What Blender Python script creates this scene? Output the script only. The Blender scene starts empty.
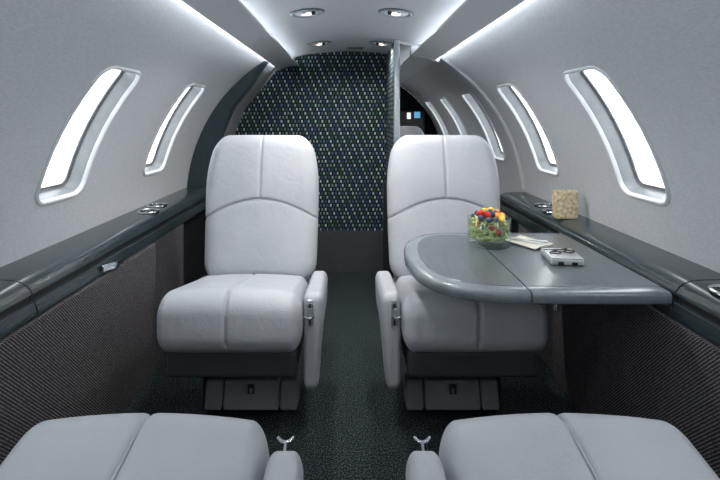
import bpy, bmesh, math, random
from mathutils import Vector, Matrix, Euler
random.seed(7)
PI = math.pi
COL = bpy.context.scene.collection
CX, CH, F = -0.016, 1.15, 480.0          # camera x, height, focal length in pixels
R0, ZC = 1.095, 0.60                     # fuselage section: radius and centre height

# ------------------------------------------------------------------ materials
def new_mat(name):
    m = bpy.data.materials.new(name); m.use_nodes = True
    nt = m.node_tree; b = nt.nodes['Principled BSDF']
    return m, nt, b
def N(nt, t, **kw):
    n = nt.nodes.new(t)
    for k, v in kw.items(): setattr(n, k, v)
    return n
def coords(nt, scale=(1,1,1), rot=(0,0,0)):
    tc = N(nt, 'ShaderNodeTexCoord'); mp = N(nt, 'ShaderNodeMapping')
    mp.inputs['Scale'].default_value = scale; mp.inputs['Rotation'].default_value = rot
    nt.links.new(tc.outputs['Object'], mp.inputs['Vector'])
    return mp.outputs['Vector']
def ramp(nt, fac, stops):
    r = N(nt, 'ShaderNodeValToRGB')
    while len(r.color_ramp.elements) < len(stops): r.color_ramp.elements.new(0.5)
    for e, (p, c) in zip(r.color_ramp.elements, stops):
        e.position = p; e.color = (c[0], c[1], c[2], 1)
    nt.links.new(fac, r.inputs['Fac']); return r.outputs['Color']
def bump(nt, b, h, strength, dist=0.002):
    bp = N(nt, 'ShaderNodeBump'); bp.inputs['Strength'].default_value = strength
    bp.inputs['Distance'].default_value = dist
    nt.links.new(h, bp.inputs['Height']); nt.links.new(bp.outputs['Normal'], b.inputs['Normal'])
def noise_mat(name, c0, c1, scale, rough=0.5, metal=0, detail=3, bmp=0.0, lo=.3, hi=.7, stretch=(1,1,1), spec=.5, dist=.002, coat=0):
    m, nt, b = new_mat(name)
    n = N(nt, 'ShaderNodeTexNoise'); n.inputs['Scale'].default_value = scale; n.inputs['Detail'].default_value = detail
    nt.links.new(coords(nt, stretch), n.inputs['Vector'])
    nt.links.new(ramp(nt, n.outputs['Fac'], [(lo, c0), (hi, c1)]), b.inputs['Base Color'])
    b.inputs['Roughness'].default_value = rough; b.inputs['Metallic'].default_value = metal
    b.inputs['Specular IOR Level'].default_value = spec
    b.inputs['Coat Weight'].default_value = coat
    if bmp: bump(nt, b, n.outputs['Fac'], bmp, dist)
    return m
def emit_mat(name, col, s):
    m, nt, b = new_mat(name)
    b.inputs['Base Color'].default_value = (*col, 1)
    b.inputs['Emission Color'].default_value = (*col, 1); b.inputs['Emission Strength'].default_value = s
    return m

M = {}
M['wall'] = noise_mat('wall_fabric', (.58,.60,.625), (.68,.70,.725), 240, .85, detail=2, bmp=.25, stretch=(1,.25,1), spec=.2)
M['ceil'] = noise_mat('ceiling_fabric', (.54,.56,.585), (.60,.62,.645), 260, .85, detail=2, bmp=.2, spec=.2)
M['valance'] = noise_mat('valance_vinyl', (.66,.68,.71), (.70,.72,.75), 60, .5, spec=.4)
M['lining'] = noise_mat('grey_lining', (.20,.21,.225), (.24,.25,.265), 120, .7, spec=.2)
M['plastic'] = noise_mat('window_plastic', (.72,.74,.76), (.78,.80,.82), 20, .3)
M['gasket'] = noise_mat('window_gasket', (.10,.11,.12), (.14,.15,.16), 60, .5)
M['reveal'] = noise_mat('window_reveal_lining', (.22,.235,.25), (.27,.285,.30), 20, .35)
M['kick'] = noise_mat('dark_kick_carpet', (.035,.042,.045), (.09,.10,.105), 150, .95, spec=.1)
def leather(name, c0, c1):
    m, nt, b = new_mat(name)
    v = coords(nt)
    n = N(nt, 'ShaderNodeTexNoise'); n.inputs['Scale'].default_value = 5; n.inputs['Detail'].default_value = 4
    nt.links.new(v, n.inputs['Vector'])
    nt.links.new(ramp(nt, n.outputs['Fac'], [(.3, c0), (.7, c1)]), b.inputs['Base Color'])
    vo = N(nt, 'ShaderNodeTexVoronoi'); vo.inputs['Scale'].default_value = 380
    nt.links.new(v, vo.inputs['Vector'])
    n2 = N(nt, 'ShaderNodeTexNoise'); n2.inputs['Scale'].default_value = 14; n2.inputs['Detail'].default_value = 5
    n2.inputs['Distortion'].default_value = 1.2
    nt.links.new(v, n2.inputs['Vector'])
    mx = N(nt, 'ShaderNodeMath', operation='MULTIPLY_ADD'); mx.inputs[1].default_value = 6
    nt.links.new(n2.outputs['Fac'], mx.inputs[0]); nt.links.new(vo.outputs['Distance'], mx.inputs[2])
    bump(nt, b, mx.outputs[0], .35, .0015)
    b.inputs['Roughness'].default_value = .42; b.inputs['Specular IOR Level'].default_value = .45
    return m
M['leather'] = leather('grey_leather', (.42,.445,.48), (.47,.495,.53))
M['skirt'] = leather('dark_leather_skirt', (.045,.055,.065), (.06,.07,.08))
M['footrest'] = leather('footrest_leather', (.14,.155,.17), (.17,.185,.20))
M['black'] = noise_mat('black_trim', (.006,.008,.009), (.012,.014,.015), 40, .6)
M['dark'] = noise_mat('dark_recess', (.010,.012,.014), (.018,.020,.022), 60, .8, spec=.1)
M['chrome'] = noise_mat('polished_chrome', (.72,.74,.76), (.82,.84,.86), 30, .12, metal=1)
M['satin'] = noise_mat('satin_metal', (.42,.47,.50), (.50,.55,.58), 90, .35, metal=.8)
def veneer(name, c0, c1, stretch, rough=.28):
    m, nt, b = new_mat(name)
    n = N(nt, 'ShaderNodeTexNoise'); n.inputs['Scale'].default_value = 14; n.inputs['Detail'].default_value = 6
    n.inputs['Distortion'].default_value = .6
    nt.links.new(coords(nt, stretch), n.inputs['Vector'])
    nt.links.new(ramp(nt, n.outputs['Fac'], [(.25, c0), (.5, [(a+b_)/2 for a, b_ in zip(c0, c1)]), (.75, c1)]), b.inputs['Base Color'])
    b.inputs['Roughness'].default_value = rough; b.inputs['Coat Weight'].default_value = .35; b.inputs['Coat Roughness'].default_value = .12
    return m
M['veneer'] = veneer('teal_grey_veneer', (.016,.028,.034), (.040,.058,.068), (6,.5,6), .24)
M['table'] = veneer('table_veneer', (.070,.088,.102), (.115,.138,.152), (5,.6,5), .3)
M['table_rim'] = veneer('table_rim_lacquer', (.15,.18,.20), (.20,.235,.255), (4,1,4), .22)
M['arch'] = veneer('arch_veneer', (.016,.034,.042), (.034,.058,.068), (6,6,.6), .3)
# carpet
def carpet():
    m, nt, b = new_mat('speckled_carpet')
    v = coords(nt)
    n = N(nt, 'ShaderNodeTexNoise'); n.inputs['Scale'].default_value = 210; n.inputs['Detail'].default_value = 3
    nt.links.new(v, n.inputs['Vector'])
    nt.links.new(ramp(nt, n.outputs['Fac'], [(.42, (.004,.008,.009)), (.52, (.020,.031,.033)), (.68, (.135,.165,.165))]), b.inputs['Base Color'])
    b.inputs['Roughness'].default_value = .95; b.inputs['Specular IOR Level'].default_value = .1
    bump(nt, b, n.outputs['Fac'], .8, .006)
    return m
M['carpet'] = carpet()
# tweed on the lower side walls: fine diagonal weave
def tweed(name, c0, c1, sc, rot):
    m, nt, b = new_mat(name)
    w = N(nt, 'ShaderNodeTexWave'); w.wave_type = 'BANDS'; w.bands_direction = 'Z'
    w.inputs['Scale'].default_value = sc; w.inputs['Distortion'].default_value = 1.5; w.inputs['Detail'].default_value = 2
    w.inputs['Detail Scale'].default_value = 6
    nt.links.new(coords(nt, rot=(rot,0,0)), w.inputs['Vector'])
    n = N(nt, 'ShaderNodeTexNoise'); n.inputs['Scale'].default_value = 230; n.inputs['Detail'].default_value = 1
    nt.links.new(coords(nt), n.inputs['Vector'])
    mu = N(nt, 'ShaderNodeMath', operation='MULTIPLY')
    nt.links.new(w.outputs['Fac'], mu.inputs[0]); nt.links.new(n.outputs['Fac'], mu.inputs[1])
    nt.links.new(ramp(nt, mu.outputs[0], [(.12, c0), (.55, c1)]), b.inputs['Base Color'])
    b.inputs['Roughness'].default_value = .9; b.inputs['Specular IOR Level'].default_value = .1
    bump(nt, b, mu.outputs[0], .5, .003)
    return m
M['tweed'] = tweed('brown_grey_tweed', (.032,.030,.034), (.21,.198,.208), 42, .8)
# woven bulkhead fabric: rows of little coloured dashes on black
def woven():
    m, nt, b = new_mat('woven_bulkhead_fabric')
    v = coords(nt, (1/.0255, 1, 1/.030))
    sep = N(nt, 'ShaderNodeSeparateXYZ'); nt.links.new(v, sep.inputs[0])
    def mt(op, a, c=None, cl=False):
        n = N(nt, 'ShaderNodeMath', operation=op)
        for i, s in enumerate((a, c)):
            if s is None: continue
            if isinstance(s, (int, float)): n.inputs[i].default_value = s
            else: nt.links.new(s, n.inputs[i])
        return n.outputs[0]
    xy = mt('ADD', sep.outputs['X'], mt('MULTIPLY', sep.outputs['Y'], 1/.0255))
    row = mt('FLOOR', sep.outputs['Z'])
    odd = mt('MODULO', mt('ABSOLUTE', row), 2)
    xs = mt('ADD', xy, mt('MULTIPLY', odd, .5))
    cell = mt('FLOOR', xs)
    fx = mt('ABSOLUTE', mt('SUBTRACT', mt('FRACT', xs), .5)); fz = mt('ABSOLUTE', mt('SUBTRACT', mt('FRACT', sep.outputs['Z']), .5))
    mask = mt('MULTIPLY', mt('LESS_THAN', fx, .22), mt('LESS_THAN', fz, .31))
    cmb = N(nt, 'ShaderNodeCombineXYZ'); nt.links.new(cell, cmb.inputs[0]); nt.links.new(row, cmb.inputs[1])
    wn = N(nt, 'ShaderNodeTexWhiteNoise', noise_dimensions='2D'); nt.links.new(cmb.outputs[0], wn.inputs['Vector'])
    par = mt('MODULO', mt('ABSOLUTE', mt('ADD', cell, mt('FLOOR', mt('MULTIPLY', row, .5)))), 2)
    val = mt('ADD', mt('MULTIPLY', par, .5), mt('MULTIPLY', wn.outputs['Value'], .499))
    c = ramp(nt, val, [(0, (.02,.09,.055)), (.15, (.03,.055,.20)), (.34, (.06,.10,.24)), (.44, (.20,.28,.26)), (.50, (.30,.37,.36)), (.70, (.50,.57,.55)), (.90, (.12,.19,.24))])
    r = c.node; r.color_ramp.interpolation = 'CONSTANT'
    thread = mt('MULTIPLY', mt('LESS_THAN', mt('ABSOLUTE', mt('SUBTRACT', mt('FRACT', mt('MULTIPLY', xy, 2)), .5)), .16), .35)
    mix = N(nt, 'ShaderNodeMix', data_type='RGBA'); nt.links.new(mask, mix.inputs[0])
    base = N(nt, 'ShaderNodeMix', data_type='RGBA'); nt.links.new(thread, base.inputs[0])
    base.inputs[6].default_value = (.004,.008,.009,1); base.inputs[7].default_value = (.09,.15,.13,1)
    nt.links.new(base.outputs[2], mix.inputs[6]); nt.links.new(c, mix.inputs[7])
    nt.links.new(mix.outputs[2], b.inputs['Base Color'])
    b.inputs['Roughness'].default_value = .8; b.inputs['Specular IOR Level'].default_value = .2
    return m
M['woven'] = woven()
def glass(name, tint, refl=.12, rough=.02):
    m = bpy.data.materials.new(name); m.use_nodes = True; nt = m.node_tree; nt.nodes.clear()
    o = N(nt, 'ShaderNodeOutputMaterial'); t = N(nt, 'ShaderNodeBsdfTransparent'); g = N(nt, 'ShaderNodeBsdfGlossy')
    t.inputs['Color'].default_value = (*tint, 1); g.inputs['Roughness'].default_value = rough
    fr = N(nt, 'ShaderNodeLayerWeight'); fr.inputs['Blend'].default_value = .5
    pw = N(nt, 'ShaderNodeMath', operation='POWER'); pw.inputs[1].default_value = 4
    nt.links.new(fr.outputs['Facing'], pw.inputs[0])
    ad = N(nt, 'ShaderNodeMath', operation='MULTIPLY_ADD'); ad.inputs[1].default_value = .5; ad.inputs[2].default_value = refl; ad.use_clamp = True
    nt.links.new(pw.outputs[0], ad.inputs[0])
    mx = N(nt, 'ShaderNodeMixShader'); nt.links.new(ad.outputs[0], mx.inputs[0])
    nt.links.new(t.outputs[0], mx.inputs[1]); nt.links.new(g.outputs[0], mx.inputs[2]); nt.links.new(mx.outputs[0], o.inputs[0])
    return m
M['pane'] = glass('window_glass', (.97,.98,.98), 0.0)
M['bowl'] = glass('clear_bowl_glass', (.95,.98,.97), .10)
M['lamp'] = emit_mat('warm_lamp_lens', (1.0,.80,.66), 3)
M['led'] = emit_mat('ceiling_led_strip', (.93,.97,1.0), 3.6)
M['led_wall'] = emit_mat('wall_led_strip', (.93,.97,1.0), 26)
M['screen_blue'] = emit_mat('blue_screen', (.12,.40,.62), .6)
M['screen_white'] = emit_mat('white_screen', (.75,.8,.85), .8)
M['napkin'] = noise_mat('cream_napkin', (.62,.60,.50), (.72,.70,.60), 60, .8)
M['silver'] = noise_mat('brushed_silver', (.62,.66,.68), (.74,.77,.79), 120, .28, metal=.7)
M['straw'] = noise_mat('strawberry_red', (.50,.012,.010), (.72,.04,.02), 60, .3)
M['blue'] = noise_mat('blueberry_skin', (.015,.025,.07), (.05,.08,.16), 40, .45)
M['yellow'] = noise_mat('yellow_fruit', (.80,.52,.04), (.85,.65,.12), 50, .35)
M['orange'] = noise_mat('orange_fruit', (.80,.25,.02), (.85,.38,.05), 50, .35)
M['leaf'] = noise_mat('salad_leaf', (.10,.22,.02), (.72,.80,.34), 60, .5)
M['gold'] = noise_mat('gold_crackle_glass', (.58,.38,.15), (.96,.86,.62), 55, .35, detail=6, lo=.32, hi=.62, bmp=.6, dist=.004)

# ------------------------------------------------------------------ mesh tools
class MB:
    def __init__(s): s.v = []; s.f = []
    def add(s, verts, faces):
        o = len(s.v); s.v += [tuple(p) for p in verts]; s.f += [tuple(i+o for i in f) for f in faces]; return s
    def grid(s, rows, close=False):
        n = len(rows[0]); vs = [p for r in rows for p in r]; fs = []
        for i in range(len(rows)-1):
            for j in range(n if close else n-1):
                k = (j+1) % n
                fs.append((i*n+j, i*n+k, (i+1)*n+k, (i+1)*n+j))
        return s.add(vs, fs)
    def cap(s, loop):
        c = sum((Vector(p) for p in loop), Vector())/len(loop); n = len(loop)
        return s.add(list(loop)+[c], [(i, (i+1) % n, n) for i in range(n)])
    def build(s, name, mat, parent=None, smooth=True, tf=None, angle=40, weld=1e-5, flip=False):
        me = bpy.data.meshes.new(name)
        vs = [tf @ Vector(p) for p in s.v] if tf else s.v
        me.from_pydata([tuple(p) for p in vs], [], s.f); me.update()
        bm = bmesh.new(); bm.from_mesh(me)
        bmesh.ops.remove_doubles(bm, verts=bm.verts, dist=weld)
        bmesh.ops.recalc_face_normals(bm, faces=bm.faces)
        bm.to_mesh(me); bm.free()
        if smooth:
            me.polygons.foreach_set('use_smooth', [True]*len(me.polygons))
            try: me.set_sharp_from_angle(angle=math.radians(angle))
            except Exception: pass
        me.materials.append(mat)
        o = bpy.data.objects.new(name, me); COL.objects.link(o)
        if parent: o.parent = parent
        return o
def axis(s, r, m=1, k=4, extra=None):
    inner = s-r
    a = [inner + r*math.tan(math.radians(45*i/k)) for i in range(1, k+1)]
    mid = [-inner + 2*inner*i/m for i in range(m+1)] if inner > 1e-6 else [0.0]
    if extra: mid += [e for e in extra if abs(e) < inner]
    mid = sorted(set(round(x, 6) for x in mid))
    return [-x for x in reversed(a)] + mid + a
def rbox(mb, c, s, r, m=(1,1,1), k=4, fn=None, extra=(None,None,None), keep=None):
    """rounded box: centre c, half sizes s, corner radii r (scalar or 3); fn deforms local points"""
    if not hasattr(r, '__len__'): r = (r, r, r)
    r = [min(r[i], s[i]*.999) for i in range(3)]
    ax = [axis(s[i], r[i], m[i], k, extra[i]) for i in range(3)]
    idx = {}; vs = []; fs = []
    def vert(p):
        key = tuple(round(q, 6) for q in p)
        if key in idx: return idx[key]
        inn = [max(-(s[i]-r[i]), min(s[i]-r[i], p[i])) for i in range(3)]
        d = Vector([(p[i]-inn[i])/r[i] for i in range(3)])
        if d.length > 0: d.normalize()
        q = Vector([inn[i]+r[i]*d[i] for i in range(3)])
        if fn: q = fn(q)
        idx[key] = len(vs); vs.append(q + Vector(c)); return idx[key]
    for a in range(3):
        b, d = (a+1) % 3, (a+2) % 3
        for sg in (-1, 1):
            for i in range(len(ax[b])-1):
                for j in range(len(ax[d])-1):
                    q = []
                    ctr = [0,0,0]
                    for (ii, jj) in ((i,j),(i+1,j),(i+1,j+1),(i,j+1)):
                        p = [0,0,0]; p[a] = sg*s[a]; p[b] = ax[b][ii]; p[d] = ax[d][jj]
                        for t in range(3): ctr[t] += p[t]/4
                        q.append(p)
                    if keep and not keep(ctr): continue
                    q = [vert(p) for p in q]
                    fs.append(q if sg > 0 else q[::-1])
    return mb.add(vs, fs)
def tube(mb, pts, r, n=10, caps=True):
    pts = [Vector(p) for p in pts]; rows = []
    rr = r if hasattr(r, '__len__') else [r]*len(pts)
    up = Vector((0,0,1))
    for i, p in enumerate(pts):
        t = (pts[min(i+1, len(pts)-1)]-pts[max(i-1, 0)]).normalized()
        u = t.cross(up)
        if u.length < .05: u = t.cross(Vector((1,0,0)))
        u.normalize(); w = t.cross(u)
        rows.append([p + (u*math.cos(2*PI*j/n)+w*math.sin(2*PI*j/n))*rr[i] for j in range(n)])
    mb.grid(rows, True)
    if caps: mb.cap(rows[0]); mb.cap(rows[-1])
    return mb
def lathe(mb, prof, c=(0,0,0), n=40, sx=1, sy=1, caps=True):
    rows = [[(c[0]+r*sx*math.cos(2*PI*j/n), c[1]+r*sy*math.sin(2*PI*j/n), c[2]+z) for j in range(n)] for r, z in prof]
    mb.grid(rows, True)
    if caps:
        if prof[0][0] > 1e-4: mb.cap(rows[0])
        if prof[-1][0] > 1e-4: mb.cap(rows[-1])
    return mb
def prism(mb, prof, y0, y1, close=True, caps=True, ny=1):
    """extrude an (x,z) outline along y"""
    rows = [[(x, y0+(y1-y0)*i/ny, z) for x, z in prof] for i in range(ny+1)]
    mb.grid(rows, close)
    if caps and close: mb.cap(rows[0]); mb.cap(rows[-1])
    return mb
def thing(name, label, cat, loc=(0,0,0), rotz=0, group=None):
    o = bpy.data.objects.new(name, None); COL.objects.link(o); o.empty_display_size = .1
    o.location = loc; o.rotation_euler = (0,0,rotz); return tag(o, label, cat, group)
def tag(o, label, cat, group=None):
    o['label'] = label; o['category'] = cat
    if group: o['group'] = group
    return o
def struct(o, label=None):
    o['kind'] = 'structure'
    if label: o['label'] = label
    return o

# ------------------------------------------------------------------ the shell
Y0, Y1 = -2.2, 5.6
AB, AT = -.579, 1.1648
WB, WT = .242, .716                       # window opening, angle range
WHW = .138                                # half width along the cabin
WCR = .050                                # corner radius
WIN_L = [-1.595, -.76, .075, .91, 1.745, 2.58]
WIN_R = WIN_L + [3.415, 4.25, 5.085]
HS = R0*(WT-WB)/2; AC = (WT+WB)/2; CELLW, CELLH = .20, HS+.09
def win_pt(yc, u, s, rad, sgn):
    a = AC + s/R0
    return (sgn*rad*math.cos(a), yc+u, ZC+rad*math.sin(a))
def rr_loop(off, nst=6, nar=8):
    """rounded rectangle loop plus its matching cell-border loop, both in (u, s)"""
    w, h, r = WHW+off, HS+off, max(.01, WCR+off)
    inn, out = [], []
    for q, (sx, sy) in enumerate(((1,1),(-1,1),(-1,-1),(1,-1))):
        for i in range(nar+1):
            ph = PI/2*i/nar
            if q % 2 == 1: ph = PI/2-ph
            x = (w-r)+r*math.cos(ph); y = (h-r)+r*math.sin(ph)
            if ph <= PI/4+1e-9: ox, oy = CELLW, (h-r)+(CELLH-(h-r))*math.tan(ph)
            else: oy, ox = CELLH, (w-r)+(CELLW-(w-r))*math.tan(PI/2-ph)
            inn.append((sx*x, sy*y)); out.append((sx*ox, sy*oy))
        # straight run to next corner
        if q % 2 == 0:
            for i in range(1, nst):
                t = 1-2*i/nst; inn.append((sx*(w-r)*t, sy*h)); out.append((sx*(w-r)*t, sy*CELLH))
        else:
            for i in range(1, nst):
                t = 1-2*i/nst; inn.append((sx*w, sy*(h-r)*t)); out.append((sx*CELLW, sy*(h-r)*t))
    return inn, out
def side_wall(name, sgn, wins):
    mb = MB()
    inn, out = rr_loop(.010)
    side_s = sorted(set(round(s, 6) for u, s in out if abs(abs(u)-CELLW) < 1e-6))
    avals = [AC+s/R0 for s in side_s]
    lo = [AB+(avals[0]-AB)*i/10 for i in range(10)]; hi = [avals[-1]+(AT-avals[-1])*i/10 for i in range(1, 11)]
    full = lo+avals+hi
    def P(y, a): return (sgn*R0*math.cos(a), y, ZC+R0*math.sin(a))
    edges = [Y0]
    for w in wins: edges += [w-CELLW, w+CELLW]
    edges.append(Y1)
    for i in range(0, len(edges), 2):
        ya, yb = edges[i], edges[i+1]
        if yb-ya < 1e-4: continue
        mb.grid([[P(y, a) for a in full] for y in (ya, yb)])
    tops = sorted(set(round(u, 6) for u, s in out if abs(abs(s)-CELLH) < 1e-6))
    for w in wins:
        mb.grid([[P(w+u, a) for a in lo+[avals[0]]] for u in tops])
        mb.grid([[P(w+u, a) for a in [avals[-1]]+hi] for u in tops])
        rows = []
        for t in (0, .33, .66, 1):
            rows.append([win_pt(w, a[0]+(b[0]-a[0])*t, a[1]+(b[1]-a[1])*t, R0, sgn) for a, b in zip(inn, out)])
        mb.grid(rows, True)
    o = mb.build(name, M['wall'], weld=2e-5)
    return struct(o)
side_wall('wall_left', -1, WIN_L)
side_wall('wall_right', 1, WIN_R)
n_win = 0
for sgn, wins in ((-1, WIN_L), (1, WIN_R)):
    for w in wins:
        n_win += 1
        mb = MB()
        prof = [(.016, .004), (.015, -.004), (.010, -.0075), (.004, -.0065), (0, 0), (-.002, .008)]
        rows = []
        for off, dep in prof:
            lp, _ = rr_loop(off); rows.append([win_pt(w, u, s, R0+dep, sgn) for u, s in lp])
        mb.grid(rows, True)
        o = mb.build('window_%d' % n_win, M['plastic']); struct(o)
        mb = MB(); rows = []
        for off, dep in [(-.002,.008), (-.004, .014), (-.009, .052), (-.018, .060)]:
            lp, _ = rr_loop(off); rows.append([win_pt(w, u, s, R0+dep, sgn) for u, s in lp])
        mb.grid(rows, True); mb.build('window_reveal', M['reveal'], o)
        g = MB(); rows = []
        for off, dep in [(-.017, .0605), (-.017, .056), (-.0195, .0545), (-.022, .056), (-.022, .062)]:
            lp, _ = rr_loop(off); rows.append([win_pt(w, u, s, R0+dep, sgn) for u, s in lp])
        g.grid(rows, True); g.build('window_seal', M['gasket'], o)
        p = MB(); lp, _ = rr_loop(-.017); rows = []
        for t in (1, .75, .5, .25, .02): rows.append([win_pt(w, u*t, s*t, R0+.0605, sgn) for u, s in lp])
        p.grid(rows, True); p.cap(rows[-1]); p.build('window_pane', M['pane'], o)
# ceiling
def zc(x): return 1.65-.25*x*x
mb = MB()
xs = [-.445+.89*i/24 for i in range(25)]
mb.grid([[(x, y, zc(x)) for x in xs] for y in (Y0, Y1)])
struct(mb.build('ceiling', M['ceil']))
# floor
mb = MB(); mb.add([(-.93,Y0,0),(.93,Y0,0),(.93,Y1,0),(-.93,Y1,0),(-.93,Y0,-.03),(.93,Y0,-.03),(.93,Y1,-.03),(-.93,Y1,-.03)],
                  [(0,1,2,3),(7,6,5,4),(0,4,5,1),(1,5,6,2),(2,6,7,3),(3,7,4,0)])
struct(mb.build('floor', M['carpet'], smooth=False))
# section outline of the cabin, for end walls
def section(n=28):
    pts = [(R0*math.cos(AB+(AT-AB)*i/n), ZC+R0*math.sin(AB+(AT-AB)*i/n)) for i in range(n+1)]
    top = [(x, zc(x)) for x in [.4-.1*i for i in range(9)]]
    return pts+top+[(-x, z) for x, z in reversed(pts)]
mb = MB(); prism(mb, section(), Y0-.02, Y0); struct(mb.build('wall_rear', M['wall'], smooth=False))
mb = MB(); prism(mb, section(), Y1, Y1+.02); struct(mb.build('wall_front', M['dark'], smooth=False))

# valances (long sloped ceiling coves) with LED strips on top of them
def valance(sgn, ya, yb, n):
    prof = [(.383,1.549),(.385,1.543),(.40,1.541),(.46,1.534),(.515,1.518),(.529,1.512),(.534,1.517),(.520,1.532),(.46,1.545),(.400,1.552)]
    mb = MB(); prism(mb, [(sgn*x, z) for x, z in prof], ya, yb)
    return struct(mb.build('trim_%d' % n, M['valance'], angle=50))
valance(-1, Y0, 3.598, 1); valance(1, Y0, 2.985, 2)
v3 = valance(1, 3.035, Y1, 3)
for i, sgn in enumerate((-1, 1)):
    y2 = 3.55 if sgn < 0 else 2.98
    for (xa, za, xb, zb, side) in ((.405,1.556,.413,1.556,'ceiling'), (.516,1.536,.525,1.531,'wall')):
        mb = MB(); prism(mb, [(sgn*xa, za), (sgn*xb, zb), (sgn*xb, zb+.004), (sgn*xa, za+.004)], -2.1, y2)
        sd = 'left' if sgn < 0 else 'right'
        o = mb.build('cove_light', M['led'] if side == 'ceiling' else M['led_wall'], smooth=False)
        tag(o, 'long white %s strip hidden on the %s ceiling cove, washing the %s' % ('light', sd, 'ceiling' if side == 'ceiling' else sd+' side wall'), 'light')

mb = MB(); prism(mb, [(.405,1.556), (.413,1.556), (.413,1.560), (.405,1.560)], 3.06, 5.5)
tag(mb.build('cove_light', M['led'], smooth=False), 'short white light strip on the ceiling cove of the forward compartment past the metal post', 'light')

# ------------------------------------------------------------------ ledges, rails, lower panels
def ledge_prof(sgn, lift=0):
    p = [(1.093,.662),(1.091,.688),(1.06,.688),(1.00,.687),(.965,.684),(.945,.677),(.930,.665),(.921,.653),(.919,.645),(.935,.642)]
    return [(sgn*x, z+lift) for x, z in p]
def rail_prof(sgn):
    p = [(.96,.626),(.919,.627),(.911,.624),(.9025,.592),(.904,.584),(.912,.582),(.96,.582)]
    return [(sgn*x, z) for x, z in p]
seamY = 1.372
for sgn in (-1, 1):
    sd = 'left' if sgn < 0 else 'right'
    for (ya, yb, wh) in ((seamY+.003, 3.195 if sgn < 0 else 3.0, 'far'), (-.6, seamY-.003, 'near')):
        t = thing('armrest_ledge', {'far': 'glossy dark teal veneer side ledge running under the %s windows beyond the seam' % sd,
            'near': 'short near end of the dark %s side ledge with the cut-off cup holder' % sd}[wh], 'ledge', (sgn*.96, (ya+yb)/2, .58), group=None)
        T = Matrix.Translation(-t.location)
        mb = MB(); prism(mb, ledge_prof(sgn), ya, yb); mb.build('ledge_top', M['veneer'], t, tf=T, angle=30)
        mb = MB(); prism(mb, rail_prof(sgn), ya, yb); mb.build('rail', M['veneer'], t, tf=T, angle=30)
        mb = MB(); prism(mb, [(sgn*.925,.644),(sgn*1.06,.66),(sgn*1.06,.60),(sgn*.925,.624)], ya, yb); mb.build('shadow_gap', M['black'], t, tf=T)
        spots = ([(2.37, 1.000, .050, .052), (2.535, 1.025, .050, .052)] if wh == 'far' else [(1.262, 1.012, .062, .060)])
        for (py, px, ax_, ay_) in spots:
            zz = .6885
            hb = MB(); lathe(hb, [(1.0, 0), (.5, 0), (.01, 0)], (sgn*px, py, zz+.0006), 36, ax_*.9, ay_*.9, caps=False)
            rings = MB(); rows = []
            for (k, dz) in ((.84,0),(.86,.004),(.93,.006),(1.0,.004),(1.02,0)):
                rows.append([(sgn*px+ax_*k*math.copysign(abs(math.cos(q))**.8, math.cos(q)), py+ay_*k*math.copysign(abs(math.sin(q))**.8, math.sin(q)), zz+dz) for q in [2*PI*j/40 for j in range(40)]])
            rings.grid(rows, True)
            rg = rings.build('cup_holder_ring', M['chrome'], t, tf=T)
            hb.build('cup_holder_well', M['black'], rg, tf=T)
            br = MB(); rbox(br, (sgn*px, py, zz+.003), (.005, ay_*.86, .003), .0025, k=2); br.build('divider_bar', M['chrome'], rg, tf=T)
        if sgn < 0 and wh == 'far':
            lv = MB(); rbox(lv, (-.899, 1.80, .598), (.006, .075, .014), .0055, k=3, m=(1,6,1), fn=lambda q: Vector((q.x+.012*math.exp(-(q.y/.03)**2), q.y, q.z-.10*q.y)))
            lv.build('release_latch', M['chrome'], t, tf=T)
# lower tweed panels
for sgn in (-1, 1):
    sd = 'left' if sgn < 0 else 'right'
    yf = 2.185 if sgn < 0 else 2.13
    mb = MB(); rbox(mb, (sgn*.900, (yf-.6)/2, .2925), (.010, (yf+.6)/2, .2885), .004, k=2)
    o = struct(mb.build('wall_%s_lower' % sd, M['tweed']), None)
    mb = MB(); rbox(mb, (sgn*.914, (yf+2.60)/2, .2925), (.008, (2.60-yf)/2, .2885), .004, k=2)
    struct(mb.build('wall_%s_lower_recess' % sd, M['tweed']))
    mb = MB(); prism(mb, [(sgn*.95,.004),(sgn*.94,.004),(sgn*.94,.60),(sgn*.95,.60)], 2.6, 3.2); struct(mb.build('trim_%d' % (4 if sgn < 0 else 5), M['dark'], smooth=False))

# ------------------------------------------------------------------ bulkheads
# front woven bulkhead at y = 3.6 (left part of the cabin) and its plain kick panel
YB = 3.6
pts = [(-.95,.305)] + [(-.95,.7),(-.93,.85),(-.90,.97)] + [(-.862,1.04),(-.788,1.218),(-.673,1.356),(-.558,1.50),(-.44,1.56)] + [(x, zc(x)) for x in (-.40,-.3,-.2,-.1,0,.1,.2,.3)] + [(.30,.305)]
mb = MB(); prism(mb, pts, YB, YB+.03); struct(mb.build('wall_bulkhead', M['woven'], smooth=False))
mb = MB(); prism(mb, [(-.95,0),(-.95,.305),(.30,.305),(.30,0)], YB-.006, YB+.03); struct(mb.build('baseboard_bulkhead', M['kick'], smooth=False))
# grey lining between the wooden arch and the bulkhead
line = [(-.915,.02),(-.925,.4),(-.918,.7),(-.90,.88),(-.862,1.04),(-.788,1.218),(-.673,1.356),(-.558,1.532)]
mb = MB(); mb.grid([[(x, y, z) for x, z in line] for y in (3.262, 3.4, YB)])
lower = [(x-.012, z) for x, z in line]; mb.grid([[(x, y, z) for x, z in lower] for y in (3.262, 3.4, YB)])
struct(mb.build('trim_6', M['lining']))
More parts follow.
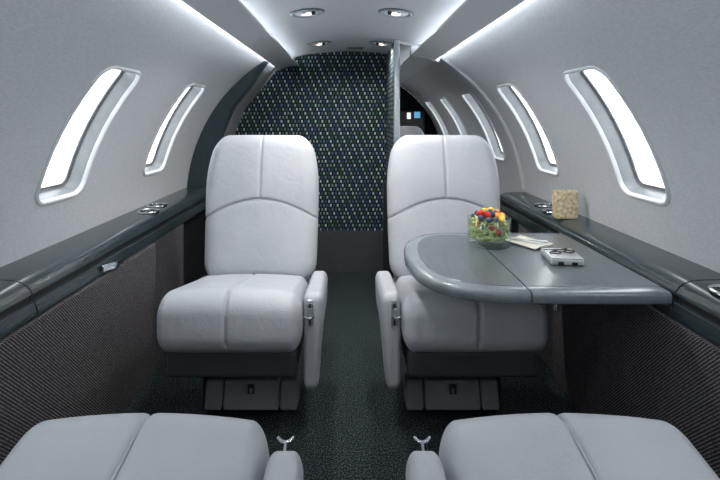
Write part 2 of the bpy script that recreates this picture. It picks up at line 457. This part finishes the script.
# wooden arch: flat crescent with a soft inner edge
def circ(z): return math.sqrt(max(0, R0*R0-(z-ZC)**2))
def interp(pl, z):
    for (x0, z0), (x1, z1) in zip(pl, pl[1:]):
        if z0 <= z <= z1: return x0+(x1-x0)*(z-z0)/(z1-z0)
    return pl[-1][0]
arch_line = line
mb = MB(); rows = []
for i in range(41):
    z = .02+(1.532-.02)*i/40
    xi = interp(arch_line, z); xo = -circ(z)+.002
    if xi < xo: xi = xo
    w = xi-xo; b = min(.022, w*.45)
    rows.append([(xo, 3.262, z), (xo, 3.200, z), (xo+w*.35, 3.205, z), (xi-b, 3.216, z), (xi-b*.3, 3.226, z), (xi, 3.244, z), (xi, 3.262, z)])
mb.grid(rows, True)
o = mb.build('bulkhead_arch', M['arch'], angle=35)
tag(o, 'dark teal wooden arch curving up the left wall beside the woven bulkhead', 'arch')
e = MB(); tube(e, [(interp(arch_line, .02+1.51*i/40), 3.256, .02+1.51*i/40) for i in range(41)], .0045, 8)
e.build('edge_strip', M['black'], o)
# right-hand partition slab: woven face, metal post at its near end
t = thing('partition', 'narrow partition with a satin metal post at the right end of the woven bulkhead', 'partition', (.283, 3.27, 0))
T = Matrix.Translation(-t.location)
mb = MB(); rbox(mb, (.2835, 3.275, .8115), (.015, .318, .8085), .003, k=2)
mb.build('panel', M['woven'], t, tf=T@Matrix.Identity(4))
mb = MB(); rbox(mb, (.2835, 2.945, .8155), (.0185, .014, .8125), .008, k=4); mb.build('post', M['satin'], t, tf=T)
t = thing('fold_down_seat', 'slim black folded jump seat standing against the partition behind the right seat', 'jump seat', (.246, 3.15, 0))
T = Matrix.Translation(-t.location)
mb = MB(); rbox(mb, (.246, 3.15, .40), (.018, .19, .32), .014, k=3); mb.build('seat_pad', M['black'], t, tf=T)
mb = MB(); rbox(mb, (.246, 3.15, .04), (.016, .15, .038), .008, k=3); mb.build('base', M['black'], t, tf=T)
# right frame ring at y = 3.0
mb = MB(); rows = []
pth = [(R0*math.cos(a), ZC+R0*math.sin(a), math.cos(a), math.sin(a)) for a in [.10+(AT-.10)*i/40 for i in range(41)]]
pth += [(x, zc(x), 0, 1) for x in (.40,.36,.32,.305)]
for x, z, nx, nz in pth:
    def off(d): return (x-nx*d, z-nz*d)
    q = [(off(-.001), 2.992), (off(.012), 2.992), (off(.016), 2.998), (off(.016), 3.026), (off(-.001), 3.03)]
    rows.append([(p[0], y, p[1]) for p, y in q])
mb.grid(rows, True); struct(mb.build('trim_7', M['wall'], angle=60))
mb = MB(); prism(mb, [(.375,1.60),(.375,1.548),(.40,1.532),(.46,1.525),(.515,1.509),(.55,1.50),(.56,1.53),(.42,1.60)], 2.986, 3.034); struct(mb.build('trim_8', M['valance']))
# dark ledge end panel on the right (behind the seat) and forward cabinet
t = thing('forward_cabinet', 'low dark cabinet at the forward end of the right ledge', 'cabinet', (.905, 3.2, 0))
T = Matrix.Translation(-t.location)
mb = MB(); rbox(mb, (.885, 3.22, .345), (.027, .17, .340), .012, k=3); mb.build('body', M['veneer'], t, tf=T)
# cockpit end: dim instrument panel with two lit displays
t = thing('instrument_panel', 'black cockpit instrument panel with small lit displays beyond the partition', 'instrument panel', (.72, 5.52, 0))
T = Matrix.Translation(-t.location)
mb = MB(); rbox(mb, (.60, 5.52, .62), (.26, .06, .615), .02, k=3); mb.build('housing', M['black'], t, tf=T)
mb = MB(); rbox(mb, (.77, 5.452, 1.185), (.034, .006, .036), .004, k=2, fn=lambda q: q); 
mb.build('blue_display', M['screen_blue'], t, tf=T)
mb = MB(); rbox(mb, (.675, 5.452, 1.175), (.022, .006, .036), .004, k=2); mb.build('white_display', M['screen_white'], t, tf=T)

# ------------------------------------------------------------------ seats
# local frame: the seat faces -Y, x = 0 at its centre line, y = 0 at the cushion front, sa = side of the armrest (+1/-1)
def seat(label, loc, rotz, sa, recline=0, group=None):
    t = thing('cabin_seat', label, 'seat', loc, rotz, group)
    # cushion
    hw, hd, hz = .248, .29, .112
    seam = [-.016,-.009,-.005,-.002,0,.002,.005,.009,.016]
    def cf(q):
        q = q.copy(); x, y, z = q
        f = (y+hd)/(2*hd)                    # 0 front, 1 back
        z2 = z
        if z > 0:
            z2 = z + .020*(1-(x/hw)**2)*(1-.4*f)     # crown
            z2 -= f*.115
        dip = .010*math.exp(-(x/.006)**2)
        if z > -.06: 
            if y < -hd+.05: y += dip
            if z > .02: z2 -= dip
        if y < 0: y -= .010*(1-(x/hw)**2)*(1-(z/hz)**2)
        x *= 1+.02*math.cos(f*PI)
        return Vector((x, y, z2))
    mb = MB(); rbox(mb, (0, hd, .437), (hw+.002, hd, hz), (.045,.092,.088), m=(10,6,2), k=8, fn=cf, extra=(seam,None,None))
    cu = mb.build('seat_cushion', M['leather'], t, angle=80)
    pp = MB()                                # piping along the inner edge and centre seam
    tube(pp, [cf(Vector((0, y, z)))+Vector((0,hd,.437+0.004)) for y, z in [(-hd, -.02), (-hd, .02), (-hd+.012, .062), (-hd+.035,.088), (-hd+.07,.105),(-hd+.11,.1115),(-hd+.25,.112),(hd-.11,.112)]], .0028, 8)
    pp.build('piping', M['leather'], cu)
    # skirt under the cushion and pedestal
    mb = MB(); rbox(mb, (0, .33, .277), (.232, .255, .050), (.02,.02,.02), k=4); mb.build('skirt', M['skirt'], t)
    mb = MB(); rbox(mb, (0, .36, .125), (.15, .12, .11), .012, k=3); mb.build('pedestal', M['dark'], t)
    mb = MB(); rbox(mb, (0, .42, .008), (.15, .14, .007), .006, k=2); mb.build('floor_plate', M['black'], t)
    # pull-out footrest box
    xo = sa*.048
    fb = MB()
    sl = lambda q: Vector((q.x, q.y+(.035*(q.z+.06)/.12 if q.y < 0 else 0), q.z))
    for (cx, w) in ((xo-.143, .034), (xo, .106), (xo+.143, .034)):
        rbox(fb, (cx, .225, .098), (w, .045, .050), .010, k=3, fn=sl)
    rest = fb.build('footrest', M['footrest'], t)
    hb = MB(); rbox(hb, (xo, .190, .128), (.012, .004, .018), .0035, k=2); hb.build('handle', M['black'], rest)
    hb = MB(); rbox(hb, (xo, .187, .124), (.006, .003, .010), .0028, k=2); hb.build('pull_tab', M['footrest'], rest)
    # aisle-side armrest
    ax_ = sa*.290
    def af(q):
        q = q.copy(); f = (q.y+.215)/.43; k = (q.z+.185)/.37
        w = .74+.26*min(1, k*1.25)
        q.x = q.x*w - sa*.041*(1-w)
        if q.z > 0: q.z -= .050*f
        if q.z < 0: q.z += .16*max(0, f-.15)*(-q.z/.185)
        if q.y < 0: q.y += .030*(1-k)
        return q
    dy = .028 if recline else 0; dz = 0
    mb = MB(); rbox(mb, (ax_, .285+dy, .347+dz), (.036, .215, .185), (.022,.040,.040), m=(2,6,6), k=6, fn=af)
    ar = mb.build('armrest', M['leather'], t, angle=80)
    cx = ax_-sa*.010
    CT = Matrix.Translation((0, dy, dz))
    pl = MB(); rbox(pl, (cx, .078, .462), (.0125, .006, .046), .0055, k=3, m=(1,1,2)); plo = pl.build('control_plate', M['satin'], ar, tf=CT)
    rg = MB(); tube(rg, [(cx+.0085*math.cos(2*PI*j/20), .070, .487+.011*math.sin(2*PI*j/20)) for j in range(21)], .0022, 6, caps=False)
    rg.build('button_ring', M['chrome'], ar, tf=CT)
    bt = MB(); rbox(bt, (cx, .070, .487), (.0035,.003,.007), .0025, k=2); bt.build('button', M['black'], ar, tf=CT)
    up = .024 if recline else 0
    oy = .018 if recline else 0
    lv = MB(); tube(lv, [(cx, .072, .452), (cx, .045-oy*.5, .456+up*.5), (cx, .028-oy, .462+up)], .0028 if recline else .0042, 10)
    lv.build('recline_lever', M['satin'], ar, tf=CT)
    lh = MB(); tube(lh, [(cx+a, b-oy, c+up) for a, b, c in ((-.017, .022, .470), (-.010, .026, .464), (0, .027, .461), (.010, .026, .464), (.017, .022, .470))], [.0028,.0036,.004,.0036,.0028], 10)
    lh.build('lever_grip', M['chrome'], ar, tf=CT)
    sl_ = MB(); rbox(sl_, (cx, .071, .434), (.0028,.003,.014), .0025, k=2); sl_.build('lever_slot', M['black'], ar, tf=CT)
    # backrest + headrest in one rounded shell, split at the arched seam
    bw, bt_, bh = .262, .068, .335
    Zs = -.055                                # seam height (local) at its sides; arch rises in the middle
    def arc(x): return .092*(1-min(1, abs(x)/bw)**2)**1.15
    cl = [Zs+d for d in (-.016,-.009,-.005,-.002,0,.002,.005,.009,.016)]
    def bf(q):
        q = q.copy(); x, y, z = q
        zp = z
        fall = max(0, 1-abs(z-Zs)/(bh-Zs)) if z > Zs else max(0, 1-(Zs-z)/(bh+Zs))
        z = z + arc(x)*fall
        k = (z+bh)/(2*bh)
        # width: slightly narrower base, widest just above the seam, rounded shoulders
        w = .965+.035*math.sin(min(1, k*1.1)*PI*.75)
        if k > .62: w *= 1-.16*((k-.62)/.38)**2.2
        x2 = x*w
        front = y < 0
        # groove
        g = .009*math.exp(-((zp-Zs)/.006)**2)
        if front: y += g
        if front and zp > Zs: y += .008*math.exp(-(x/.005)**2)
        # wings of the headrest come forward, lower pad bulges gently
        if front:
            if zp > Zs: y -= .012*math.sin(min(1,max(0,(k-.42)/.5))*PI)
            y -= .018*(1-(x/bw)**2)*math.sin(min(1, k*1.25)*PI) if zp <= Zs else .014*(1-(x/bw)**2)
        x2 += math.copysign(1, x)*-g*.3*(abs(x)/bw)**6
        return Vector((x2, y, z))
    tilt = math.radians(10+recline)
    B = Matrix.Translation((.014 if sa > 0 else .002, .575, .405)) @ Matrix.Rotation(-tilt, 4, 'X') @ Matrix.Translation((0, 0, bh))
    for nm, kp in (('backrest', lambda c: c[2] <= Zs), ('headrest', lambda c: c[2] > Zs)):
        mb = MB(); rbox(mb, (0,0,0), (bw, bt_, bh), (.070,.060,.085), m=(10,1,12), k=8, fn=bf, extra=(seam,None,cl), keep=kp)
        o = mb.build(nm, M['leather'], t, tf=B, angle=80)
        if nm == 'headrest':
            ps = MB(); tube(ps, [bf(Vector((0, -bt_, z)))+Vector((0,-.001,0)) for z in [Zs+.01+(bh-.10-Zs)*i/10 for i in range(11)]], .0025, 6)
            ps.build('piping', M['leather'], o, tf=B)
    return t
seat('light grey leather seat facing the camera on the left, clear of the table', (-.430, 1.62, 0), 0, 1)
seat('light grey leather seat facing the camera behind the veneer table', (.428, 1.62, 0), 0, -1)
seat('grey leather seat cushion in the lower left corner of the photo, facing away', (-.424, 1.02, 0), PI, -1, recline=44)
seat('grey leather seat cushion in the lower right corner of the photo, facing away', (.416, 1.02, 0), PI, 1, recline=44)
seat('grey seat top glimpsed far forward past the metal post', (.50, 4.15, 0), 0, -1)

# ------------------------------------------------------------------ table
TZ = .655
half = [(.90,2.075),(.55,2.078),(.40,2.078),(.34,2.07),(.285,2.04),(.240,1.985),(.208,1.90),(.193,1.80),(.188,1.70),(.192,1.62),(.204,1.55),(.225,1.49),(.258,1.44),(.31,1.398),(.38,1.372),(.45,1.360),(.55,1.358),(.90,1.358)]
def smooth_poly(p, it=2):
    for _ in range(it):
        q = [p[0]]
        for a, b in zip(p, p[1:]):
            q.append((a[0]*.75+b[0]*.25, a[1]*.75+b[1]*.25)); q.append((a[0]*.25+b[0]*.75, a[1]*.25+b[1]*.75))
        q.append(p[-1]); p = q
    return p
outl = smooth_poly(half, 2)
def offset_poly(p, d, xmax=.90):
    out = []
    for i, (x, y) in enumerate(p):
        a = p[max(i-1, 0)]; b = p[min(i+1, len(p)-1)]
        tx, ty = b[0]-a[0], b[1]-a[1]; l = math.hypot(tx, ty) or 1
        out.append((x+(-ty/l)*d*1.0, y+(tx/l)*d))      # outline runs counter-clockwise round the tip: left normal points inward
    return out
t = thing('folding_table', 'grey veneer table with a rounded end folded out over the right seat', 'table', (.55, 1.72, .60))
T = Matrix.Translation(-t.location)
def clip(poly, xa, xb):
    """clip open outline to xa<=x<=xb, closing along the cuts"""
    res = []
    n = len(poly)
    for i in range(n):
        x, y = poly[i]; x2, y2 = poly[(i+1) % n]
        if xa <= x <= xb: res.append((x, y))
        for c in (xa, xb):
            if (x-c)*(x2-c) < 0: res.append((c, y+(y2-y)*(c-x)/(x2-x)))
    return res
HX = .505
def slab(mb, poly_fn, prof, xa, xb):
    rows = []
    for d, z in prof:
        p = clip(poly_fn(d), xa, xb); rows.append([(x, y, z) for x, y in p])
    n = min(len(r) for r in rows)
    if all(len(r) == n for r in rows): mb.grid(rows, True); mb.cap(rows[0]); mb.cap(rows[-1])
    else:
        raise Exception('slab rows differ %s' % [len(r) for r in rows])
def fixed(d):
    base = outl
    off = offset_poly(base, d)
    # keep topology: x of border vertices near the cuts must not cross them
    out = []
    for (x0, y0), (x1, y1) in zip(base, off):
        if abs(x0-.90) < 1e-6: x1 = .90
        if (x0-HX)*(x1-HX) <= 0: x1 = x0
        out.append((x1, y1))
    return out
rim = [(.004, TZ-.034), (.0, TZ-.030), (-.0005, TZ-.010), (.002, TZ-.004), (.008, TZ), (.040, TZ+.0005)]
for nm, xa, xb in (('folding_leaf', -1, HX-.002), ('fixed_leaf', HX+.002, 2)):
    mb = MB(); slab(mb, fixed, rim, xa, xb); lf = mb.build(nm, M['table_rim'], t, tf=T, angle=45)
    mb = MB(); slab(mb, fixed, [(.052, TZ-.001), (.052, TZ+.0012), (.0535, TZ+.0018)], xa, xb); mb.build('veneer_inlay', M['table'], lf, tf=T, smooth=False)
for y in (1.40, 2.03):
    mb = MB(); rbox(mb, (HX, y, TZ-.037), (.03, .012, .004), .003, k=2); mb.build('hinge', M['chrome'], t, tf=T)
mb = MB(); rbox(mb, (.72, 1.72, TZ-.047), (.17, .20, .012), .006, k=2); mb.build('support_frame', M['dark'], t, tf=T)
mb = MB(); rbox(mb, (.575, 1.42, TZ-.045), (.030, .012, .010), .005, k=3); rbox(mb, (.60, 1.415, TZ-.060), (.008,.008,.014), .004, k=3); mb.build('release_catch', M['chrome'], t, tf=T)

# ------------------------------------------------------------------ things on the table and ledge
ZT = TZ+.0018
bc = (.532, 1.865)
t = thing('glass_bowl', 'clear glass bowl of fruit salad standing on the table', 'bowl', (bc[0], bc[1], ZT))
mb = MB(); lathe(mb, [(.01,0),(.074,0),(.080,.004),(.082,.012),(.082,.108),(.0805,.110),(.079,.108),(.078,.018),(.072,.012),(.01,.011)], n=48, caps=False)
mb.build('bowl_body', M['bowl'], t)
# salad leaves: uncountable bed
mb = MB(); rnd = random.Random(3)
lathe(mb, [(.02,.028),(.064,.029),(.070,.04),(.070,.075),(.050,.095),(.01,.100)], n=24)
for i in range(520):
    a = rnd.uniform(0, 2*PI); r = rnd.choice([.062,.067,.070,.071]) if i % 4 else rnd.uniform(.01,.065)
    z = rnd.uniform(.034,.100) if i % 4 else rnd.uniform(.090,.108)
    L = rnd.uniform(.009,.018); W = L*rnd.uniform(.25,.5)
    rot = Euler((rnd.uniform(-1,1), rnd.uniform(-1,1), rnd.uniform(0,6.28))).to_matrix()
    c = Vector((r*math.cos(a), r*math.sin(a), z)); 
    P = [rot@Vector(p) for p in ((-L,0,0),(-L*.4,W,.003),(L*.4,W,.004),(L,0,0),(L*.4,-W,.004),(-L*.4,-W,.003))]
    P = [c+p for p in P]
    P2 = []
    for p in P:
        rr = math.hypot(p.x, p.y)
        if rr > .0755: p = Vector((p.x*.0755/rr, p.y*.0755/rr, p.z))
        P2.append(p)
    mb.add(P2, [(0,1,5),(1,2,4,5),(2,3,4)])
o = mb.build('salad_leaves', M['leaf'], tf=Matrix.Translation((bc[0], bc[1], ZT)), smooth=False)
o['kind'] = 'stuff'; tag(o, 'bed of shredded green salad leaves filling the glass bowl', 'salad')
def berry_mesh(name, kind, mat):
    mb = MB(); n, m = 14, 9; rows = []
    for i in range(m+1):
        v = i/m*PI; rows.append([])
        for j in range(n):
            u = 2*PI*j/n
            x, y, z = math.sin(v)*math.cos(u), math.sin(v)*math.sin(u), math.cos(v)
            if kind == 'straw': s = 1-.32*(1-z)/2*1.1; x *= s; y *= s; z *= 1.2
            if kind == 'blue' and z > .8: z = .8-(z-.8)*.8
            if kind == 'chunk':
                f = lambda q: math.copysign(abs(q)**.55, q); x, y, z = f(x), f(y)*.8, f(z)*.7
            rows[-1].append((x, y, z))
    mb.grid(rows, True); return mb.build(name, mat, weld=1e-3)
protos = {'strawberry': ('straw', M['straw'], .0142, 'red strawberry piece on top of the salad in the glass bowl', 'strawberry', 'strawberry pieces in the glass bowl'),
          'blueberry': ('blue', M['blue'], .0108, 'dark blueberry in the fruit salad in the glass bowl', 'blueberry', 'blueberries in the glass bowl'),
          'mango_chunk': ('chunk', M['yellow'], .0128, 'yellow fruit chunk on top of the salad in the glass bowl', 'fruit', 'yellow fruit chunks in the glass bowl'),
          'melon_chunk': ('chunk', M['orange'], .0125, 'orange fruit chunk in the salad in the glass bowl', 'fruit', 'orange fruit chunks in the glass bowl')}
first = {}
def put_fruit(kind, px, py, depth):
    k, mat, s, lab, cat, grp = protos[kind]
    if kind not in first:
        o = berry_mesh(kind, k, mat); first[kind] = o
    else:
        o = first[kind].copy(); COL.objects.link(o)
    o.location = (px, py, depth); o.scale = [s*rnd.uniform(.85,1.1)]*3
    o.rotation_euler = (rnd.uniform(0,6), rnd.uniform(0,6), rnd.uniform(0,6)); tag(o, lab, cat, grp)
placed = []
order = ['strawberry','blueberry','mango_chunk','blueberry','strawberry','blueberry','strawberry','melon_chunk','blueberry','mango_chunk']
def try_place(kind, x, y, z, mind=.0185):
    p = Vector((x, y, z))
    if any((p-q).length < mind for q in placed): return False
    placed.append(p); put_fruit(kind, bc[0]+x, bc[1]+y, ZT+z); return True
i = 0
for tr in range(900):                      # mound on top
    r = .062*math.sqrt(rnd.random()); a = rnd.uniform(0, 2*PI)
    if try_place(order[i % 10], r*math.cos(a), r*math.sin(a), .108+.024*(1-(r/.062)**2)): i += 1
for tr in range(250):                      # against the glass, front upper half
    a = rnd.uniform(-PI*.97, -PI*.03); z = rnd.uniform(.056,.098)
    if try_place('blueberry' if rnd.random() < .5 else rnd.choice(['strawberry','melon_chunk']), .0625*math.cos(a), .0625*math.sin(a), z, .021): i += 1
    if i > 64: break
# napkin with fork beside the bowl
t = thing('napkin', 'cream cloth napkin folded flat beside the glass bowl', 'napkin', (.688, 1.885, ZT), .55)
mb = MB(); rbox(mb, (0,0,.0035), (.060,.078,.003), .0025, k=2, m=(12,6,1), fn=lambda q: Vector((q.x, q.y+.25*q.x*.3, q.z+.0025*math.sin(q.x*60)*math.cos(q.y*40)+.0025)))
mb.build('cloth', M['napkin'], t)
def cutlery(name, lab, loc, rz, kind, scale=1):
    t = thing(name, lab, 'cutlery', loc, rz)
    mb = MB(); rbox(mb, (-.030,0,.003), (.048,.0045,.0018), .0016, k=2, m=(8,1,1), fn=lambda q: Vector((q.x, q.y*(1+.6*max(0,-q.x/.048)), q.z+.004*math.cos(q.x*30)-.003)))
    mb.build('handle', M['silver'], t)
    h = MB()
    if kind == 'fork':
        rbox(h, (.030,0,.003), (.016,.010,.0016), .0015, k=2)
        for s in (-1,-.33,.33,1): rbox(h, (.062, s*.0085, .0045), (.018,.0014,.0012), .001, k=2)
        h.build('tines', M['silver'], t)
    else:
        rbox(h, (.052,0,.003), (.038,.009,.0012), .0011, k=2); h.build('blade', M['silver'], t)
cutlery('fork', 'silver fork lying across the cream napkin', (.690,1.865,ZT+.010), -.75, 'fork')
cutlery('knife', 'silver knife lying on the cream napkin beside the fork', (.680,1.905,ZT+.010), -.45, 'knife')
# small silver case with a pair of folded reading glasses on top
t = thing('silver_case', 'small silver case lying on the table near the window ledge', 'case', (.725, 1.665, ZT), -.12)
mb = MB(); rbox(mb, (0,0,.011), (.054,.066,.0105), .006, k=4); mb.build('case_body', M['silver'], t)
mb = MB(); rbox(mb, (0,0,.023), (.052,.064,.0018), .0015, k=3); mb.build('lid', M['silver'], t)
for s in (-1, 1):
    mb = MB(); rbox(mb, (s*.022,-.0665,.008), (.009,.0014,.005), .001, k=2); mb.build('clasp', M['black'], t)
t = thing('reading_glasses', 'pair of folded wire glasses resting on the silver case', 'glasses', (.725, 1.675, ZT+.0262), .25)
for s in (-1, 1):
    mb = MB(); tube(mb, [(s*.028+.020*math.cos(2*PI*j/24), -.01+.012*math.sin(2*PI*j/24), .0025) for j in range(25)], .0019, 6, caps=False); mb.build('lens_rim', M['black'], t)
mb = MB(); tube(mb, [(-.009,-.006,.003),(0,-.003,.004),(.009,-.006,.003)], .0015, 6); mb.build('bridge', M['black'], t)
for s in (-1, 1):
    mb = MB(); tube(mb, [(s*.049,-.01,.003),(s*.03,.010+s*.003,.003),(-s*.045,.026+s*.003,.003)], .0017, 6); mb.build('temple', M['black'], t)
# gold crackle square glass on the ledge
t = thing('gold_tumbler', 'square gold crackle tumbler standing on the right window ledge', 'glass', (.985, 2.215, .6885), -.02)
mb = MB(); rows = []
def sq(h, r, n=10):
    o = []
    for q in range(4):
        for i in range(n+1):
            a = q*PI/2+PI/2*i/n
            o.append(((h-r)*(1 if q in (0,3) else -1)+r*math.cos(a), (h-r)*(1 if q in (0,1) else -1)+r*math.sin(a)))
    return o
for h, z in ((.050,.0),(.054,.003),(.056,.012),(.057,.122),(.0565,.126),(.0545,.127),(.053,.122),(.052,.020)):
    rows.append([(x, y*.38, z) for x, y in sq(h*.93, .010)])
mb.grid(rows, True); mb.cap(rows[0]); mb.cap(rows[-1]); mb.build('tumbler_body', M['gold'], t)

# ------------------------------------------------------------------ ceiling lamps and vents
lamp_y = [(2.22, 'nearer'), (3.13, 'farther'), (1.31, 'out'), (.38, 'out'), (-.5, 'out'), (-1.4, 'out'), (4.0, 'fwd_added'), (4.9, 'fwd_added')]  # the two forward pairs are unseen lamps added to brighten that compartment
lights = []
for y, w in lamp_y:
    for s in (-1, 1):
        x = s*.205; z = zc(x)
        sd = 'left' if s < 0 else 'right'
        lab = {'nearer': 'larger-looking round ceiling lamp on the %s, nearer the camera' % sd, 'farther': 'smaller-looking round ceiling lamp on the %s, close to the bulkhead' % sd,
               'fwd_added': 'added round ceiling lamp brightening the forward compartment beyond the bulkhead',
               'out': 'round ceiling lamp above the cabin behind the view'}[w]
        t = thing('ceiling_lamp', lab, 'ceiling lamp', (x, y, z-.002), 0, {'out': 'round ceiling lamps behind the view', 'fwd_added': 'added round ceiling lamps beyond the bulkhead'}.get(w))
        t.rotation_euler = (0, math.atan(.5*x), 0)
        mb = MB(); lathe(mb, [(.078,.0),(.077,-.004),(.071,-.008),(.066,-.005),(.064,-.001)], caps=False, n=40); mb.build('trim_ring', M['satin'], t)
        mb = MB(); lathe(mb, [(.081,.001),(.081,-.003),(.078,-.004),(.0775,.001)], caps=False, n=40); mb.build('ring_edge', M['gasket'], t)
        mb = MB(); lathe(mb, [(.058,-.0005),(.052,-.006),(.040,-.010),(.033,-.009),(.030,-.002),(.001,-.001)], caps=False, n=40); mb.build('housing', M['plastic'], t)
        mb = MB(); lathe(mb, [(.022,-.004),(.020,-.008),(.012,-.011),(.001,-.012)], caps=True, n=24); mb.build('lens', M['lamp'], t)
        mb = MB(); lathe(mb, [(.010,0),(.010,-.010),(.007,-.014),(.002,-.012)], (-s*.030,-.036,-.006), 20); mb.build('air_nozzle', M['black'], t)
        mb = MB(); lathe(mb, [(.008,0),(.008,-.007),(.006,-.010),(.002,-.009)], (s*.012,-.047,-.005), 20); mb.build('reading_light', M['satin'], t)
        lights.append((x, y, z-.02, w))
t = thing('ceiling_vent', 'small dark slotted vent in the ceiling above the bulkhead', 'vent', (.035, 3.40, 1.6485))
mb = MB(); rbox(mb, (0,0,-.003), (.056,.020,.004), .003, k=2); mb.build('vent_frame', M['lining'], t)
mb = MB()
for k in range(6): rbox(mb, (-.042+.0168*k,0,-.007), (.006,.014,.0015), .001, k=1)
mb.build('slots', M['black'], t)

# ------------------------------------------------------------------ light
def area(name, loc, rot, size, power, col=(1,1,1), shape='DISK', size_y=None, spread=PI):
    l = bpy.data.lights.new(name, 'AREA'); l.energy = power; l.color = col; l.shape = shape; l.size = size
    if size_y: l.size_y = size_y
    l.spread = spread
    o = bpy.data.objects.new(name, l); COL.objects.link(o); o.location = loc; o.rotation_euler = rot; return o
POW = {2.22: 3.0, 3.13: 1.8, 1.31: 2.2, .38: .15, -.5: .6, -1.4: .8, 4.0: 2.2, 4.9: 1.2}
for x, y, z, w in lights:
    aim = 38 if abs(y-1.31) < .01 else 0        # the pair above the near seats is swivelled forward
    area('lamp_beam', (x, y, z), (math.radians(aim), 0, 0), .05, POW[y], (1,.97,.94), spread=math.radians(100 if aim else 150))
# daylight through the windows: portals guide the sky light in
for sgn, wins in ((-1, WIN_L), (1, WIN_R)):
    for w in wins:
        a = AC; l = area('window_portal', (sgn*(R0+.075)*math.cos(a), w, ZC+(R0+.075)*math.sin(a)), (0,0,0), 2*WHW, 1, shape='RECTANGLE', size_y=2*HS)
        d = Vector((-sgn*math.cos(a), 0, -math.sin(a)))
        l.rotation_euler = d.to_track_quat('-Z', 'Y').to_euler()
        l.data.size, l.data.size_y = (2*WHW, 2*HS+.02)
        # orient so local Y follows the section
        zax = -d; xax = Vector((0,1,0)); yax = zax.cross(xax)
        l.matrix_world = Matrix.Translation(l.location) @ Matrix((xax, yax, zax)).transposed().to_4x4()
        l.data.cycles.is_portal = True
wd = bpy.data.worlds.new('sky'); bpy.context.scene.world = wd; wd.use_nodes = True
nt = wd.node_tree; bg = nt.nodes['Background']
bg.inputs['Color'].default_value = (.93,.97,1,1); bg.inputs['Strength'].default_value = 4.2

# ------------------------------------------------------------------ camera
cam = bpy.data.cameras.new('camera'); cam.sensor_width = 36; cam.lens = 24.0; cam.clip_start = .02
cam.shift_x = (360-348)/720; cam.shift_y = -(240-118)/720
co = bpy.data.objects.new('camera', cam); COL.objects.link(co); co.location = (CX, 0, CH); co.rotation_euler = (PI/2, 0, 0)
sc = bpy.context.scene; sc.camera = co
sc.view_settings.view_transform = 'Standard'; sc.view_settings.look = 'None'; sc.view_settings.gamma = 1
sc.view_settings.use_curve_mapping = False; sc.view_settings.exposure = 0.18
